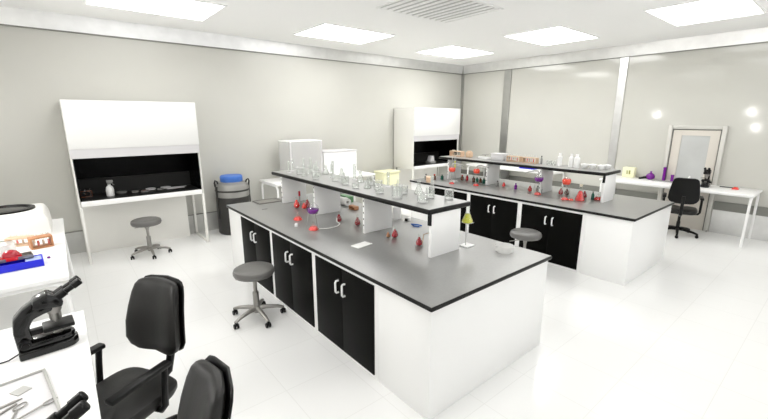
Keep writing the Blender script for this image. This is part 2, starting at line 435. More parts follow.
# ------------------------------------------------------------------ stools
def caster(b, x, y, m):
    b.box(x - .012, x + .012, y - .018, y + .018, .03, .07, bev=.004, m=m)
    for s in (-.016, .016):
        b.lathe([(0, -.009), (.024, -.009), (.027, -.004), (.027, .004), (.024, .009), (0, .009)], 14, m=m, X=T(x + s, y, .0275, ry=PI / 2))
def stool():
    s = thing('lab_stool', '', 'stool')
    MB().lathe([(0, .495), (.17, .495), (.20, .505), (.212, .53), (.212, .55), (.203, .572), (.18, .585), (.10, .588), (0, .588)], 36).build('seat', M['leather_grey'], s)
    c = MB().lathe([(0, .07), (.032, .07), (.032, .30), (.028, .31), (.019, .315), (.019, .40), (.026, .44), (.06, .49), (.06, .497), (0, .497)], 20).build('column', M['stool_metal'], s)
    MB().tube([(0, .02, .455), (-.08, .09, .45), (-.15, .15, .435)], .006, 8).build('lever', M['stool_metal'], s)
    for k in range(5):
        a = math.radians(55 + 72 * k)
        cx, cy = math.cos(a), math.sin(a)
        l = MB().tube([(0, 0, .115), (.10 * cx, .10 * cy, .115), (.22 * cx, .22 * cy, .095), (.285 * cx, .285 * cy, .07)], .02, 10, radii=[.03, .024, .019, .016]).build('base_leg', M['stool_metal'], s)
        q = MB(); caster(q, .275 * cx, .275 * cy, M['black']); q.build('caster', None, l)
    return s
s = stool(); s.location = (1.405, 3.87, 0)
s['label'] = 'grey round stool with casters in front of the near bench'; s['group'] = 'round lab stools'
dup(s, (.885, 6.92, 0), 0, 'grey round stool with casters below the left fume hood', 'round lab stools')
dup(s, (4.86, 2.76, 0), 0, 'round stool by the far bench, half hidden behind the near worktop', 'round lab stools')

# ------------------------------------------------------------------ office chairs (front is +X)
def selip(hx, hy, n=28, e=4.0):
    out = []
    for k in range(n):
        a = 2 * PI * k / n
        c, q = math.cos(a), math.sin(a)
        out.append((hx * math.copysign(abs(c) ** (2 / e), c), hy * math.copysign(abs(q) ** (2 / e), q)))
    return out
def chair():
    s = thing('office_chair', '', 'chair')
    loops = []
    for z, k in ((.425, .86), (.435, .94), (.465, 1.0), (.49, 1.0), (.508, .95), (.516, .82), (.516, .4)):
        loops.append([(x + .02, y, z - (.02 if x > .2 and z > .48 else 0)) for x, y in selip(.245 * k, .245 * k, 36, 4.5)])
    MB().loft(loops).build('seat', M['leather'], s)
    def back(dx, tk, grow):
        L = []
        for z, w, t in ((.640, .10, .4), (.648, .15, .75), (.675, .19, .95), (.725, .218, 1), (.83, .214, 1), (.93, .200, 1), (1.02, .186, .95), (1.07, .172, .85), (1.095, .150, .65), (1.105, .115, .35)):
            off = -.26 + .03 * math.cos((z - .80) * 6.0) - (z - .66) * .12
            L.append([(off + dx + x - .05 * (1 - min(1, abs(y) / .25)) * (1 if tk > .03 else 1) + .02, y, z) for x, y in selip(tk * t, w + grow, 28, 3.5)])
        return MB().loft(L)
    b = back(0, .042, 0).build('backrest', M['leather'], s)
    back(-.048, .014, .008).build('backrest_shell', M['black'], b)
    MB().tube([(-.02, 0, .40), (-.20, 0, .405), (-.31, 0, .45), (-.345, 0, .56), (-.35, 0, .78)], .026, 10).build('back_support', M['black'], s)
    for sy in (-1, 1):
        y = sy * .275
        MB().tube([(-.03, sy * .20, .425), (-.03, y - sy * .02, .43), (-.04, y, .46), (-.055, y, .60), (-.07, y, .70)], .019, 10).box(-.10, .27, y - .03, y + .03, .695, .728, bev=.012).build('armrest', M['black'], s)
    MB().lathe([(0, .08), (.03, .08), (.03, .25), (.022, .26), (.022, .39), (.09, .40), (.09, .426), (0, .426)], 20).build('column', M['black'], s)
    for k in range(5):
        a = math.radians(36 + 72 * k)
        cx, cy = math.cos(a), math.sin(a)
        l = MB().tube([(0, 0, .115), (.10 * cx, .10 * cy, .115), (.25 * cx, .25 * cy, .09), (.32 * cx, .32 * cy, .068)], .02, 10, radii=[.034, .028, .022, .017]).build('base_leg', M['black'], s)
        q = MB(); caster(q, .31 * cx, .31 * cy, M['black']); q.build('caster', None, l)
    return s
c = chair(); c.location = (8.70, 1.90, 0); c.rotation_euler = (0, 0, math.radians(14))
c['label'] = 'black office chair facing the white table by the door'; c['group'] = 'black office chairs'
dup(c, (.09, 2.58, 0), math.radians(211), 'black office chair with visible armrests pulled up to the microscope desk', 'black office chairs')
dup(c, (.015, 1.535, 0), math.radians(179), 'black office chair cut off by the lower picture edge, only its back showing', 'black office chairs')

# ------------------------------------------------------------------ microscopes (eyepieces towards +X)
def microscope():
    s = thing('microscope', '', 'microscope')
    base = [(-.15, -.07), (.06, -.07), (.10, -.055), (.122, -.02), (.122, .02), (.10, .055), (.06, .07), (-.15, .07)]
    MB().prism(base, 'z', 0, .05, bev=.008).prism([(x * .93, y * .9) for x, y in base], 'z', .045, .09, bev=.018).build('base', M['blackgloss'], s)
    arm = [(-.15, .04), (-.085, .04), (-.08, .12), (-.085, .17), (-.06, .215), (.0, .235), (.03, .24), (.045, .30), (-.02, .335), (-.10, .285), (-.145, .235), (-.155, .16)]
    MB().prism(arm, 'y', -.04, .04, bev=.012).build('arm', M['blackgloss'], s)
    hd = MB().prism([(-.06, .275), (.075, .255), (.085, .285), (.06, .325), (.02, .352), (-.05, .325)], 'y', -.055, .055, bev=.012).build('head', M['blackgloss'], s)
    for sy in (-.03, .03):
        d = Vector((.86, 0, .51))
        p0 = Vector((.045, sy, .305))
        MB().tube([p0, p0 + d * .065, p0 + d * .066, p0 + d * .107, p0 + d * .108, p0 + d * .150, p0 + d * .155], .02, 16, radii=[.023, .023, .017, .017, .0215, .0215, .017]).build('eyepiece', M['black'], s)
    n = MB().lathe([(0, .215), (.03, .215), (.038, .235), (.038, .26), (0, .26)], 20, X=T(.035, 0, 0)).build('nosepiece', M['stool_metal'], s)
    for k in range(3):
        a = math.radians(20 + 120 * k)
        MB().lathe([(0, -.055), (.007, -.055), (.012, -.04), (.012, 0), (0, 0)], 12, X=T(.035 + .02 * math.cos(a), .02 * math.sin(a), .218)).build('objective', M['stool_metal'], n)
    MB().box(-.03, .115, -.065, .065, .125, .150, bev=.008).box(-.09, -.02, -.025, .025, .115, .145, bev=.006).build('stage', M['black'], s)
    MB().lathe([(0, .075), (.028, .075), (.028, .088), (.02, .092), (0, .092)], 20, X=T(.035, 0, 0)).lathe([(0, .10), (.02, .10), (.02, .125), (0, .125)], 16, X=T(.035, 0, 0)).build('condenser', M['stool_metal'], s)
    for sy in (-1, 1):
        MB().lathe([(0, 0), (.026, 0), (.028, .004), (.028, .022), (.018, .026), (.018, .038), (0, .038)], 20, X=T(-.115, sy * .038, .085, rx=-sy * PI / 2)).build('focus_knob', M['black'], s)
    return s
ms = microscope(); ms.scale = (.92, .92, .92); ms.location = (-.182, 2.63, .90); ms.rotation_euler = (0, 0, math.radians(4))
ms['label'] = 'black microscope standing behind the dissection tray at left'; ms['group'] = 'black microscopes'
dup(ms, (-.215, 1.425, .90), math.radians(2), 'black microscope in the front corner with only twin eyepieces in view', 'black microscopes')
dup(ms, (9.0, 1.67, .90), math.radians(185), 'small black microscope on the right table before the door', 'black microscopes')
tag(MB().tube([(-.315, 2.61, .925), (-.36, 2.60, .908), (-.40, 2.60, .906), (-.48, 2.62, .906), (-.62, 2.55, .906), (-.80, 2.52, .906)], .004, 8).build('power_cord', M['black']), 'thin black cord running left from the nearest full microscope', 'cord')
tag(MB().tube([(9.20, 1.70, .906), (9.36, 1.74, .906), (9.405, 1.74, .88), (9.41, 1.70, .60), (9.395, 1.64, .45), (9.39, 1.61, .25), (9.385, 1.60, .10), (9.36, 1.59, .012), (9.30, 1.58, .008)], .005, 8).build('power_cord', M['black']), 'thin cord hanging behind the right table to the floor', 'cord')

# ------------------------------------------------------------------ front desk: dissection tray and tools
TR = T(-.42, 2.17, .90, rz=math.radians(-9))
t = thing('dissection_tray', 'shallow pale tray with grey rim and dissecting tools on front desk', 'tray', (-.478, 2.10, .90), math.radians(8))
MB().box(-.29, .29, -.23, .23, 0, .010).build('tray_floor', M['lipgrey'], t, smooth=False)
MB().box(-.302, -.29, -.242, .242, 0, .020, bev=.003).box(.29, .302, -.242, .242, 0, .020, bev=.003).box(-.29, .29, -.242, -.23, 0, .020, bev=.003).box(-.29, .29, .23, .242, 0, .020, bev=.003).build('tray_rim', M['rimgrey'], t)
def tw(px, py):    # tray local -> world
    a = math.radians(8)
    return (-.478 + px * math.cos(a) - py * math.sin(a), 2.10 + px * math.sin(a) + py * math.cos(a), .910)
def intray(mb, name, m, px, py, rot, label, cat, group=None):
    return tag(mb.build(name, m, loc=tw(px, py), rotz=rot + math.radians(8)), label, cat, group)
intray(MB().box(-.028, .028, -.028, .028, 0, .004), 'steel_plate', M['rimgrey'], .20, .12, .45, 'grey square plate near the upper corner of the dissection tray', 'plate')
intray(MB().box(-.032, .032, -.032, .032, 0, .004), 'steel_plate', M['rimgrey'], .03, .10, .3, 'grey square plate at the left picture edge in the dissection tray', 'plate')
intray(MB().prism([(-.10, -.006), (.07, -.008), (.10, 0), (.07, .008), (-.10, .006)], 'z', 0, .006, bev=.001), 'scalpel', M['stool_metal'], .10, .035, .12, 'slim grey scalpel lying below the square plates', 'scalpel')
intray(MB().prism([(-.10, -.007), (.10, -.004), (.10, .004), (-.10, .007)], 'z', 0, .007, bev=.001), 'forceps', M['stool_metal'], .09, -.03, .5, 'grey forceps slanting below the scalpel in the tray', 'forceps')
sc = thing('scissors', 'open grey scissors with two ring grips in the dissection tray', 'scissors', tw(.19, -.10), math.radians(8))
def ring(cx, cy, rx, ry, rot):
    return [(cx + rx * math.cos(a) * math.cos(rot) - ry * math.sin(a) * math.sin(rot), cy + rx * math.cos(a) * math.sin(rot) + ry * math.sin(a) * math.cos(rot), .005) for a in [2 * PI * k / 16 for k in range(17)]]
MB().tube(ring(-.005, .085, .026, .015, .6), .003, 6).tube([(-.015, .068, .005), (-.04, .0, .005), (-.08, -.10, .005)], .004, 6).build('blade', M['stool_metal'], sc)
MB().tube(ring(.088, .028, .026, .014, .35), .003, 6).tube([(.065, .018, .008), (-.04, -.02, .008), (-.14, -.05, .008)], .004, 6).build('blade', M['stool_metal'], sc)
MB().lathe([(0, 0), (.007, 0), (.007, .012), (0, .012)], 10, X=T(-.035, -.012, 0)).build('pivot', M['steel_dark'], sc)

# ------------------------------------------------------------------ left table: centrifuge, racks, blue tray
t = thing('centrifuge', 'white box shaped centrifuge with a black oval opening on top', 'centrifuge', (-.53, 5.66, .90))
MB().prism([(-.34, 0), (.345, 0), (.335, .19), (.30, .27), (-.34, .27)], 'y', -.29, .29, bev=.03).build('body', M['cream'], t)
MB().lathe([(.255, .268), (.255, .288), (.225, .29), (.215, .275), (.20, .268)], 36, X=T(-.02, 0, 0)).build('lid_ring', M['black'], t)
MB().lathe([(0, .282), (.13, .280), (.217, .272)], 36, X=T(-.02, 0, 0)).build('rotor_cover', M['blackgloss'], t)
def rack(name, label, loc, rz, L=.22, D=.10, Hh=.10, m='wood', tubes=5, group=None):
    r = thing(name, label, 'rack', loc, rz, group)
    b = MB().box(-L / 2, L / 2, -D / 2, D / 2, 0, .014, bev=.002).box(-L / 2, L / 2, -D / 2, D / 2, Hh - .014, Hh, bev=.002)
    b.box(-L / 2, -L / 2 + .014, -D / 2, D / 2, .013, Hh - .013).box(L / 2 - .014, L / 2, -D / 2, D / 2, .013, Hh - .013)
    b.build('rack_frame', M[m], r)
    return r
def tube_set(r, L, Hh, mats, n=5):
    for k in range(n):
        x = -L / 2 + (k + .7) * L / (n + .4)
        tt = MB().lathe([(0, .016), (.009, .018), (.010, .03), (.010, Hh + .02), (.012, Hh + .022), (.012, Hh + .026), (.009, Hh + .026)], 10, X=T(x, 0, 0)).build('test_tube', M['glass'], r)
        MB().lathe([(0, .0175), (.0085, .022), (.0085, Hh * .62), (0, Hh * .62)], 10, X=T(x, 0, 0)).build('tube_liquid', M[mats[k % len(mats)]], tt)
r = rack('test_tube_rack', 'small wooden test tube rack in front of the centrifuge', (-.27, 4.92, .90), math.radians(12), .17, .11, .11); tube_set(r, .17, .11, ['tan', 'orange'], 4)
r = rack('test_tube_rack', 'low wooden rack at the foot of the centrifuge, farther left', (-.43, 5.12, .90), math.radians(-20), .20, .09, .085, 'tan'); tube_set(r, .2, .085, ['tan', 'orange'], 4)
t = thing('blue_tray', 'bright blue plastic box at the front of the centrifuge table', 'tray', (-.39, 4.33, .90), math.radians(3))
MB().box(-.15, .145, -.085, .085, 0, .008).box(-.15, -.14, -.085, .085, 0, .062).box(.135, .145, -.085, .085, 0, .062).box(-.14, .135, -.085, -.077, 0, .062).box(-.14, .135, .077, .085, 0, .062).build('box_wall', M['blue'], t, smooth=False)
MB().box(.03, .134, -.076, .076, .03, .055).build('ice_insert', M['lightblue'], t, smooth=False)
t = thing('steel_dish', 'long grey steel dish resting across the bright blue box', 'dish', (-.47, 4.39, .962), math.radians(8))
MB().box(-.20, .16, -.06, .06, 0, .005).box(-.20, .16, -.06, -.055, 0, .028).box(-.20, .16, .055, .06, 0, .028).box(.155, .16, -.06, .06, 0, .028).box(-.20, -.195, -.06, .06, 0, .028).build('dish_body', M['stool_metal'], t, smooth=False)
t = thing('red_dish', 'dark red domed glass dish sitting on the steel dish', 'dish', (-.445, 4.39, .968))
MB().lathe([(0, 0), (.056, 0), (.062, .02), (.058, .045), (.042, .068), (.02, .078), (0, .08)], 28).build('red_filling', M['crimson'], t)
MB().lathe([(.060, 0), (.068, 0), (.068, .03), (.064, .03)], 28).build('rim', M['red'], t)
def vessel(prof, t=.0025):
    inner = [(max(r - t, 0), z + (t if i == 0 else 0)) for i, (r, z) in enumerate(prof)]
    inner[0] = (0, prof[0][1] + t)
    return prof + inner[::-1]
def beaker_mb(r, h, n=20):
    return MB().lathe(vessel([(0, 0), (r * .93, 0), (r, r * .1), (r, h * .95), (r * 1.06, h)]), n)
tag(beaker_mb(.075, .15).build('glass_beaker', M['glass_case'], loc=(-.50, 4.64, .90)), 'clear glass beaker beside the wooden rack on the left table', 'beaker')
tag(MB().lathe([(0, 0), (.012, 0), (.012, .012), (.008, .016), (0, .018)], 12).build('stopper', M['purple'], loc=(-.215, 4.47, .90)), 'tiny dark stopper lying beyond the blue box', 'stopper')

# ------------------------------------------------------------------ dewar
t = thing('dewar_vessel', 'dark metal storage dewar with blue cap beside the left fume hood', 'dewar', (2.405, 7.40, 0))
MB().lathe([(0, 0), (.285, 0), (.30, .02), (.30, .68), (.295, .70)], 40).build('lower_body', M['dewar_dark'], t)
MB().lathe([(.295, .70), (.302, .71), (.302, .86), (.29, .92), (.25, .955), (.205, .965), (.20, .975), (0, .975)], 40).build('shoulder', M['dewar'], t)
MB().lathe([(.301, .80), (.306, .805), (.306, .83), (.301, .835)], 40).build('band', M['dewar_dark'], t)
MB().lathe([(0, .975), (.195, .975), (.20, .985), (.20, 1.065), (.185, 1.085), (0, 1.09)], 32).build('cap', M['capblue'], t)
for a in (195, -10):
    ca, sa = math.cos(math.radians(a - 15)), math.sin(math.radians(a - 15))
    MB().tube([(.25 * ca, .25 * sa, .945), (.265 * ca, .265 * sa, .99), (.295 * ca, .295 * sa, 1.01), (.31 * ca, .31 * sa, .97), (.30 * ca, .30 * sa, .90)], .016, 8).build('handle', M['dewar_dark'], t)
for a in (190, 345):
    ca, sa = math.cos(math.radians(a)), math.sin(math.radians(a))
    MB().box(-.012, .012, -.025, .025, .30, .90, X=T(.302 * ca, .302 * sa, 0, rz=math.radians(a))).build('strap', M['dewar_dark'], t)

# ------------------------------------------------------------------ things inside the fume hoods
ZH = .945
t = thing('spray_bottle', 'white spray bottle standing in the left fume hood', 'bottle', (.515, 7.32, ZH))
MB().lathe([(0, 0), (.05, 0), (.054, .01), (.054, .10), (.045, .14), (.02, .165), (.02, .18), (0, .18)], 24).build('bottle_body', M['white'], t)
MB().lathe([(0, .18), (.023, .18), (.023, .205), (0, .205)], 16).box(-.03, .055, -.013, .013, .205, .245, bev=.006).tube([(.03, 0, .21), (.045, 0, .18), (.065, 0, .165)], .006, 8).build('trigger', M['greyobj'], t)
t = rack('bottle_rack', 'dark wooden rack at the left inside the left fume hood', (.21, 7.45, ZH), 0, .17, .10, .10, 'brown'); tube_set(t, .20, .10, ['brown'], 3)
def dish(loc, r, m, label, h=.02):
    t = thing('petri_dish', label, 'dish', loc)
    MB().lathe([(0, 0), (r * .96, 0), (r, .004), (r, h), (r * .95, h), (r * .94, .006), (0, .006)], 28).build('dish_body', M['lipgrey' if m == 'lipgrey' else 'greyobj'], t)  # dish greys darkened to carry the dimness inside the hood
    MB().lathe([(0, .007), (r * .92, .007), (r * .92, h * .7), (0, h * .7)], 28).build('filling', M[m if m != 'glass' else 'white'], t)
    return t
dish((.68, 7.50, ZH), .075, 'greyobj', 'pale dish just right of the white spray bottle')
dish((.86, 7.42, ZH), .055, 'brown', 'small dark dish in the middle of the left fume hood')
dish((.99, 7.38, ZH), .06, 'crimson', 'dark red dish in the middle of the left fume hood')
dish((1.10, 7.55, ZH), .075, 'lipgrey', 'white dish right of the dark red dish in the left hood')
dish((1.33, 7.56, ZH), .08, 'lipgrey', 'white dish at the right rear of the left fume hood')
dish((1.22, 7.42, ZH), .05, 'brown', 'dark dish beside the pale tool strips in the left hood')
tag(MB().box(-.14, .14, -.022, .022, 0, .012, bev=.002).build('tool_strip', M['lipgrey'], loc=(1.46, 7.42, ZH), rotz=.12), 'front pale tool strip lying at the right in the left fume hood', 'tool')
tag(MB().box(-.15, .15, -.018, .018, 0, .012, bev=.002).build('tool_strip', M['lipgrey'], loc=(1.50, 7.52, ZH), rotz=.12), 'rear pale tool strip lying at the right in the left fume hood', 'tool')
t = thing('lab_instrument', 'pale grey instrument inside the far corner fume hood', 'instrument', (7.62, 7.25, ZH))
MB().box(-.10, .10, -.10, .10, 0, .06, bev=.01).build('instrument_base', M['greyobj'], t)
MB().prism([(-.08, .06), (.08, .06), (.05, .20), (-.03, .20)], 'y', -.07, .07, bev=.012).build('instrument_body', M['lipgrey'], t)

# ------------------------------------------------------------------ wall table between the hoods
ZB = .90
t = thing('acrylic_cabinet', 'tall clear acrylic cabinet on the left wall table behind the near shelf', 'cabinet', (3.83, 7.33, ZB))
b = MB()
b.box(-.36, .36, -.25, -.244, .02, .77).box(-.36, .36, .244, .25, .02, .77).box(-.36, -.354, -.244, .244, .02, .77).box(.354, .36, -.244, .244, .02, .77)
b.build('clear_wall', M['glass_case'], t, smooth=False)
MB().box(-.365, .365, -.255, .255, 0, .02).build('cabinet_floor', M['white'], t, smooth=False)
MB().box(-.365, .365, -.255, .255, .77, .785).build('cabinet_roof', M['white'], t, smooth=False)
for x in (-.362, .332):
    MB().box(x, x + .03, -.257, -.25, .02, .77).build('mullion', M['lipgrey'], t, smooth=False)
MB().box(-.02, .20, -.02, .12, .40, .76, m=M['lipgrey'], bev=.01).lathe([(0, 0), (.055, 0), (.05, .04), (0, .05)], 16, m=M['black'], X=T(.09, -.02, .60, rx=PI / 2)).build('motor_unit', None, t)
t = thing('incubator', 'white incubator box right of the clear acrylic cabinet', 'incubator', (4.66, 7.33, ZB))
MB().box(-.42, .42, -.24, .26, 0, .52, bev=.012).build('body', M['white'], t)
MB().box(-.43, .43, -.25, .27, .52, .545, bev=.004).build('lid', M['lipgrey'], t)
MB().box(-.05, .05, -.262, -.24, .38, .40, bev=.004).build('handle', M['white'], t)
t = thing('waste_bin', 'haze-paled yellow bin by the left wall behind the glassware shelf', 'bin', (6.19, 7.36, 0))
MB().prism([(-.25, -.18), (.25, -.18), (.25, .18), (-.25, .18)], 'z', 0, .80, bev=.02).build('bin_body', M['yellow_box'], t)
MB().box(-.27, .27, -.20, .20, .80, .86, bev=.015).build('lid', M['yellow_box'], t)

# ------------------------------------------------------------------ glassware
def erlenmeyer_prof(r, h):
    return [(0, 0), (r * .95, 0), (r, h * .05), (r * .96, h * .12), (r * .34, h * .70), (r * .32, h * .95), (r * .40, h)]
def erlenmeyer(label, loc, r, h, liq=None, level=.5, cork=False, group=None):
    t = thing('erlenmeyer_flask', label, 'flask', loc, 0, group)
    MB().lathe(vessel(erlenmeyer_prof(r, h)), 24).build('flask_glass', M['thin' if liq else 'glass'], t)
    if liq:
        zt = h * level
        rt = r * .96 + (r * .34 - r * .96) * (level - .12) / .58
        MB().lathe([(0, .004), (r * .92, .004), (r * .955, h * .06), (r * .925, h * .12), (rt - .004, zt), (0, zt)], 24).build('liquid', M[liq], t)
    if cork:
        MB().lathe([(0, h * .96), (r * .29, h * .96), (r * .36, h * 1.12), (0, h * 1.12)], 16).build('cork', M['cork'], t)
    return t
def pear(label, loc, liq, s=1.0, group=None):
    t = thing('pear_flask', label, 'flask', loc, 0, group)
    MB().lathe(vessel([(0, 0), (.022 * s, .001), (.034 * s, .014 * s), (.037 * s, .032 * s), (.031 * s, .054 * s), (.018 * s, .078 * s), (.012 * s, .10 * s), (.012 * s, .125 * s), (.016 * s, .128 * s)], .002), 20).build('flask_glass', M['thin'], t)
    MB().lathe([(0, .003), (.021 * s, .004), (.032 * s, .015 * s), (.035 * s, .032 * s), (.029 * s, .054 * s), (.016 * s, .078 * s), (.010 * s, .095 * s), (0, .095 * s)], 20).build('liquid', M[liq], t)
    return t
def retort_set(loc, rz, liq, zc, R, label_r, label_s, neck=True, full=.55):
    # tripod stand with a ring, and a round flask seated in the ring with a bent neck
    x, y, z = loc
    st = thing('tripod_stand', label_s, 'stand', (x, y, z), rz)
    zr = zc - R * .75
    rr = math.sqrt(R * R - (zc - zr) ** 2) + .004
    MB().tube([(rr * math.cos(a), rr * math.sin(a), zr) for a in [2 * PI * k / 20 for k in range(21)]], .0035, 6).build('ring', M['stool_metal'], st)
    for k in range(3):
        a = 2 * PI * k / 3 + .5
        MB().tube([(rr * math.cos(a), rr * math.sin(a), zr), (.088 * math.cos(a), .088 * math.sin(a), 0)], .0025, 6).build('leg', M['stool_metal'], st)
    f = thing('retort_flask', label_r, 'flask', (x, y, z + zc), rz)
    N = 14
    prof = [(R * math.sin(PI * k / N), -R * math.cos(PI * k / N)) for k in range(N + 1)]
    b = MB().lathe(prof, 24)
    if neck:
        nk = MB().tube([(0, 0, R * .85), (.005, 0, R * 1.25), (.03, 0, R * 1.6), (.08, 0, R * 1.65), (.16, 0, R * 1.35), (.22, 0, R * 1.0)], .012, 10, radii=[.016, .014, .013, .012, .010, .008]); nk.build('side_neck', M['neck'], f)
    b.build('flask_glass', M['thin'], f)
    zl = R * (2 * full - 1)
    q = [(0, -R * .97)]
    for k in range(1, 12):
        zz = -R * .97 + (zl + R * .97) * k / 11
        q.append((math.sqrt(max((R * .97) ** 2 - zz * zz, 0)), zz))
    q.append((0, zl))
    MB().lathe(q, 24).build('liquid', M[liq], f)
    return f
def spirit_lamp(label, loc, r, liq, group=None):
    t = thing('conical_flask', label, 'flask', loc, 0, group)
    h = r * 1.6
    MB().lathe(vessel([(0, 0), (r * .96, 0), (r, r * .08), (r * .95, r * .2), (r * .30, r * 1.1), (r * .22, h * .96), (r * .28, h)], .002), 24).build('flask_glass', M['thin'], t)
    MB().lathe([(0, .003), (r * .93, .003), (r * .97, r * .08), (r * .92, r * .2), (r * .62, r * .62), (0, r * .66)], 24).build('liquid', M[liq], t)
    return t

# near bench worktop
retort_set((2.07, 3.74, ZT), 2.2, 'purple', .240, .068, 'round flask half full of purple liquid on the near bench', 'wire tripod under the purple flask on the near bench', neck=False, full=.5)
spirit_lamp('small conical flask of red liquid under the purple round flask', (2.07, 3.74, ZT), .060, 'pink')
spirit_lamp('small conical flask of red liquid left of the purple round flask', (2.14, 4.25, ZT), .058, 'pink')
tag(MB().lathe([(0, 0), (.022, 0), (.022, .028), (.015, .036), (0, .038)], 14).build('white_jar', M['paper'], loc=(1.985, 3.99, ZT)), 'tiny white jar in front of the left red conical flask', 'jar')
tag(MB().tube([(2.115, 3.70, ZT + .012), (2.22, 3.66, ZT + .007), (2.34, 3.67, ZT + .007), (2.42, 3.74, ZT + .007), (2.43, 3.82, ZT + .02), (2.455, 3.86, ZT + .05)], .006, 8).build('rubber_hose', M['tube']), 'pale rubber hose curving from purple flask stand to a red flask', 'hose')
pear('red pear shaped flask at the end of the pale hose', (2.48, 3.85, ZT), 'crimson')
pear('red pear shaped flask just left of a white shelf panel mid bench', (2.56, 3.58, ZT), 'crimson', 1.0)
pear('red pear shaped flask just right of a white shelf panel mid bench', (2.58, 2.94, ZT), 'crimson', .95)
pear('red pear shaped flask nearest the front end panel of the near shelf', (2.59, 2.59, ZT), 'crimson', .92)
pear('small amber flask beside the red flask right of the shelf panel', (2.53, 2.99, ZT), 'wood', .6)
tag(MB().tube([(2.62, 2.56, ZT + .115), (2.66, 2.53, ZT + .13), (2.78, 2.46, ZT + .16), (2.80, 2.44, ZT + .20)], .004, 8).tube([(2.62, 2.56, ZT + .115), (2.62, 2.575, ZT + .0)], .004, 8).tube([(2.80, 2.44, ZT + .20), (2.80, 2.44, ZT)], .004, 8).build('glass_rod', M['tan']), 'thin pinkish rod slanting behind the front red flask', 'rod')
pear('left one of the red flasks huddled at the far shelf panel', (2.44, 4.86, ZT), 'red', 1.2)
pear('right one of the red flasks huddled at the far shelf panel', (2.56, 4.78, ZT), 'crimson', 1.2)
pear('front one of the red flasks huddled at the far shelf panel', (2.49, 4.74, ZT), 'pink', .9)
t = thing('bunsen_burner', 'small upright burner with red top behind the huddled red flasks', 'burner', (2.57, 5.02, ZT))
MB().lathe([(0, 0), (.045, 0), (.045, .012), (.014, .022), (.011, .03), (.011, .17), (0, .17)], 16).build('barrel', M['greyobj'], t)
MB().lathe([(.012, .13), (.015, .13), (.015, .20), (0, .20)], 14).build('red_collar', M['crimson'], t)
t = thing('sink_tray', 'flat grey tray at the far end of the near bench', 'tray', (2.30, 5.53, ZT))
MB().box(-.17, .17, -.12, .12, 0, .006).box(-.18, -.17, -.13, .13, 0, .014).box(.17, .18, -.13, .13, 0, .014).box(-.17, .17, -.13, -.12, 0, .014).box(-.17, .17, .12, .13, 0, .014).build('tray_body', M['stool_metal'], t, smooth=False)
tag(MB().tube([(0, 0, .004), (.03, .01, .004), (.06, -.01, .006), (.075, .01, .005)], .004, 6).build('wire_clip', M['greyobj'], loc=(2.02, 5.05, ZT)), 'tiny dark clip lying on the near bench by its far end', 'clip')
tag(MB().box(-.095, .095, -.055, .055, 0, .008, bev=.002).build('white_card', M['paper'], loc=(2.16, 2.955, ZT), rotz=.12), 'white card lying flat on the near bench', 'card')
tag(beaker_mb(.082, .06, 28).build('glass_dish', M['glass_case'], loc=(3.085, 1.955, ZT)), 'low clear glass dish on the front right corner of the near bench', 'dish')
t = thing('stand', 'white based clamp stand behind the front panel of the near shelf', 'stand', (2.945, 2.285, ZT))
MB().box(-.06, .06, -.05, .05, 0, .012, bev=.003).build('stand_base', M['white'], t)
MB().lathe([(0, .012), (.006, .012), (.006, .238), (.0, .238)], 10, X=T(-.02, 0, 0)).build('rod', M['steel'], t)
MB().box(-.045, .045, -.04, .04, .232, .240, bev=.002).build('plate', M['glass'], t)
erlenmeyer('clear conical flask of yellow green liquid by the near shelf end', (2.935, 2.285, ZT + .240), .055, .155, 'yellow', .55)
tag(beaker_mb(.055, .15).build('white_beaker', M['white'], loc=(3.12, 3.52, ZT)), 'plain white beaker at the back edge of the near bench', 'beaker')
tag(MB().lathe([(0, 0), (.02, 0), (.02, .035), (.012, .04), (0, .04)], 14).build('small_jar', M['white'], loc=(3.18, 3.36, ZT)), 'tiny white jar at the back edge of the near bench', 'jar')
tag(MB().lathe([(0, 0), (.018, 0), (.018, .028), (0, .03)], 14).build('rubber_stopper', M['black'], loc=(3.14, 3.37, ZT)), 'tiny black stopper at the back edge of the near bench', 'stopper')
tag(MB().tube([(0, 0, .005), (-.04, .05, .012), (-.03, .10, .02), (.03, .06, .012), (.05, .01, .006)], .008, 8).build('blue_tubing', M['capblue'], loc=(3.06, 3.06, ZT)), 'small loop of blue tubing at the back of the near bench', 'tubing')
t = thing('paper_roll', 'white paper roll lying at the back of the near bench', 'roll', (3.05, 4.62, ZT))
MB().lathe([(.02, -.13), (.055, -.13), (.055, .13), (.02, .13), (.02, -.13)], 24, X=T(0, 0, .055, rx=PI / 2)).build('roll', M['paper'], t)
rack('green_rack', 'green rack at the back of the near bench behind the paper roll', (3.22, 4.78, ZT), PI / 2, .24, .09, .09, 'green')
t = rack('test_tube_rack', 'small wooden rack right of the white paper roll', (3.0, 4.28, ZT), PI / 2, .14, .07, .05, 'wood')

# near raised shelf: clear glassware
ZS = 1.355
G = 'clear glassware on the near raised shelf'
def glass_beaker(loc, r, h, label):
    t = thing('glass_beaker', label, 'beaker', loc, 0, G)
    beaker_mb(r, h, 22).build('beaker_glass', M['glass'], t)
    MB().lathe([(r * .98, h * .965), (r * 1.075, h * .965), (r * 1.085, h), (r * 1.0, h)], 22).build('rim', M['lipgrey'], t)
    MB().lathe([(0, 0), (r * .94, 0), (r * 1.0, .006), (r * .96, .012), (0, .010)], 22).build('base_ring', M['lipgrey'], t)
    return t
def measuring(loc, r, h, label):
    t = thing('measuring_cylinder', label, 'cylinder', loc, 0, G)
    MB().lathe(vessel([(0, .015), (r * .9, .015), (r, .03), (r, h * .97), (r * 1.2, h)], .002), 18).build('cylinder_glass', M['glass'], t)
    MB().lathe([(0, 0), (r * 1.9, 0), (r * 1.9, .008), (r * 1.0, .016), (0, .016)], 18).build('foot', M['lipgrey'], t)
    return t
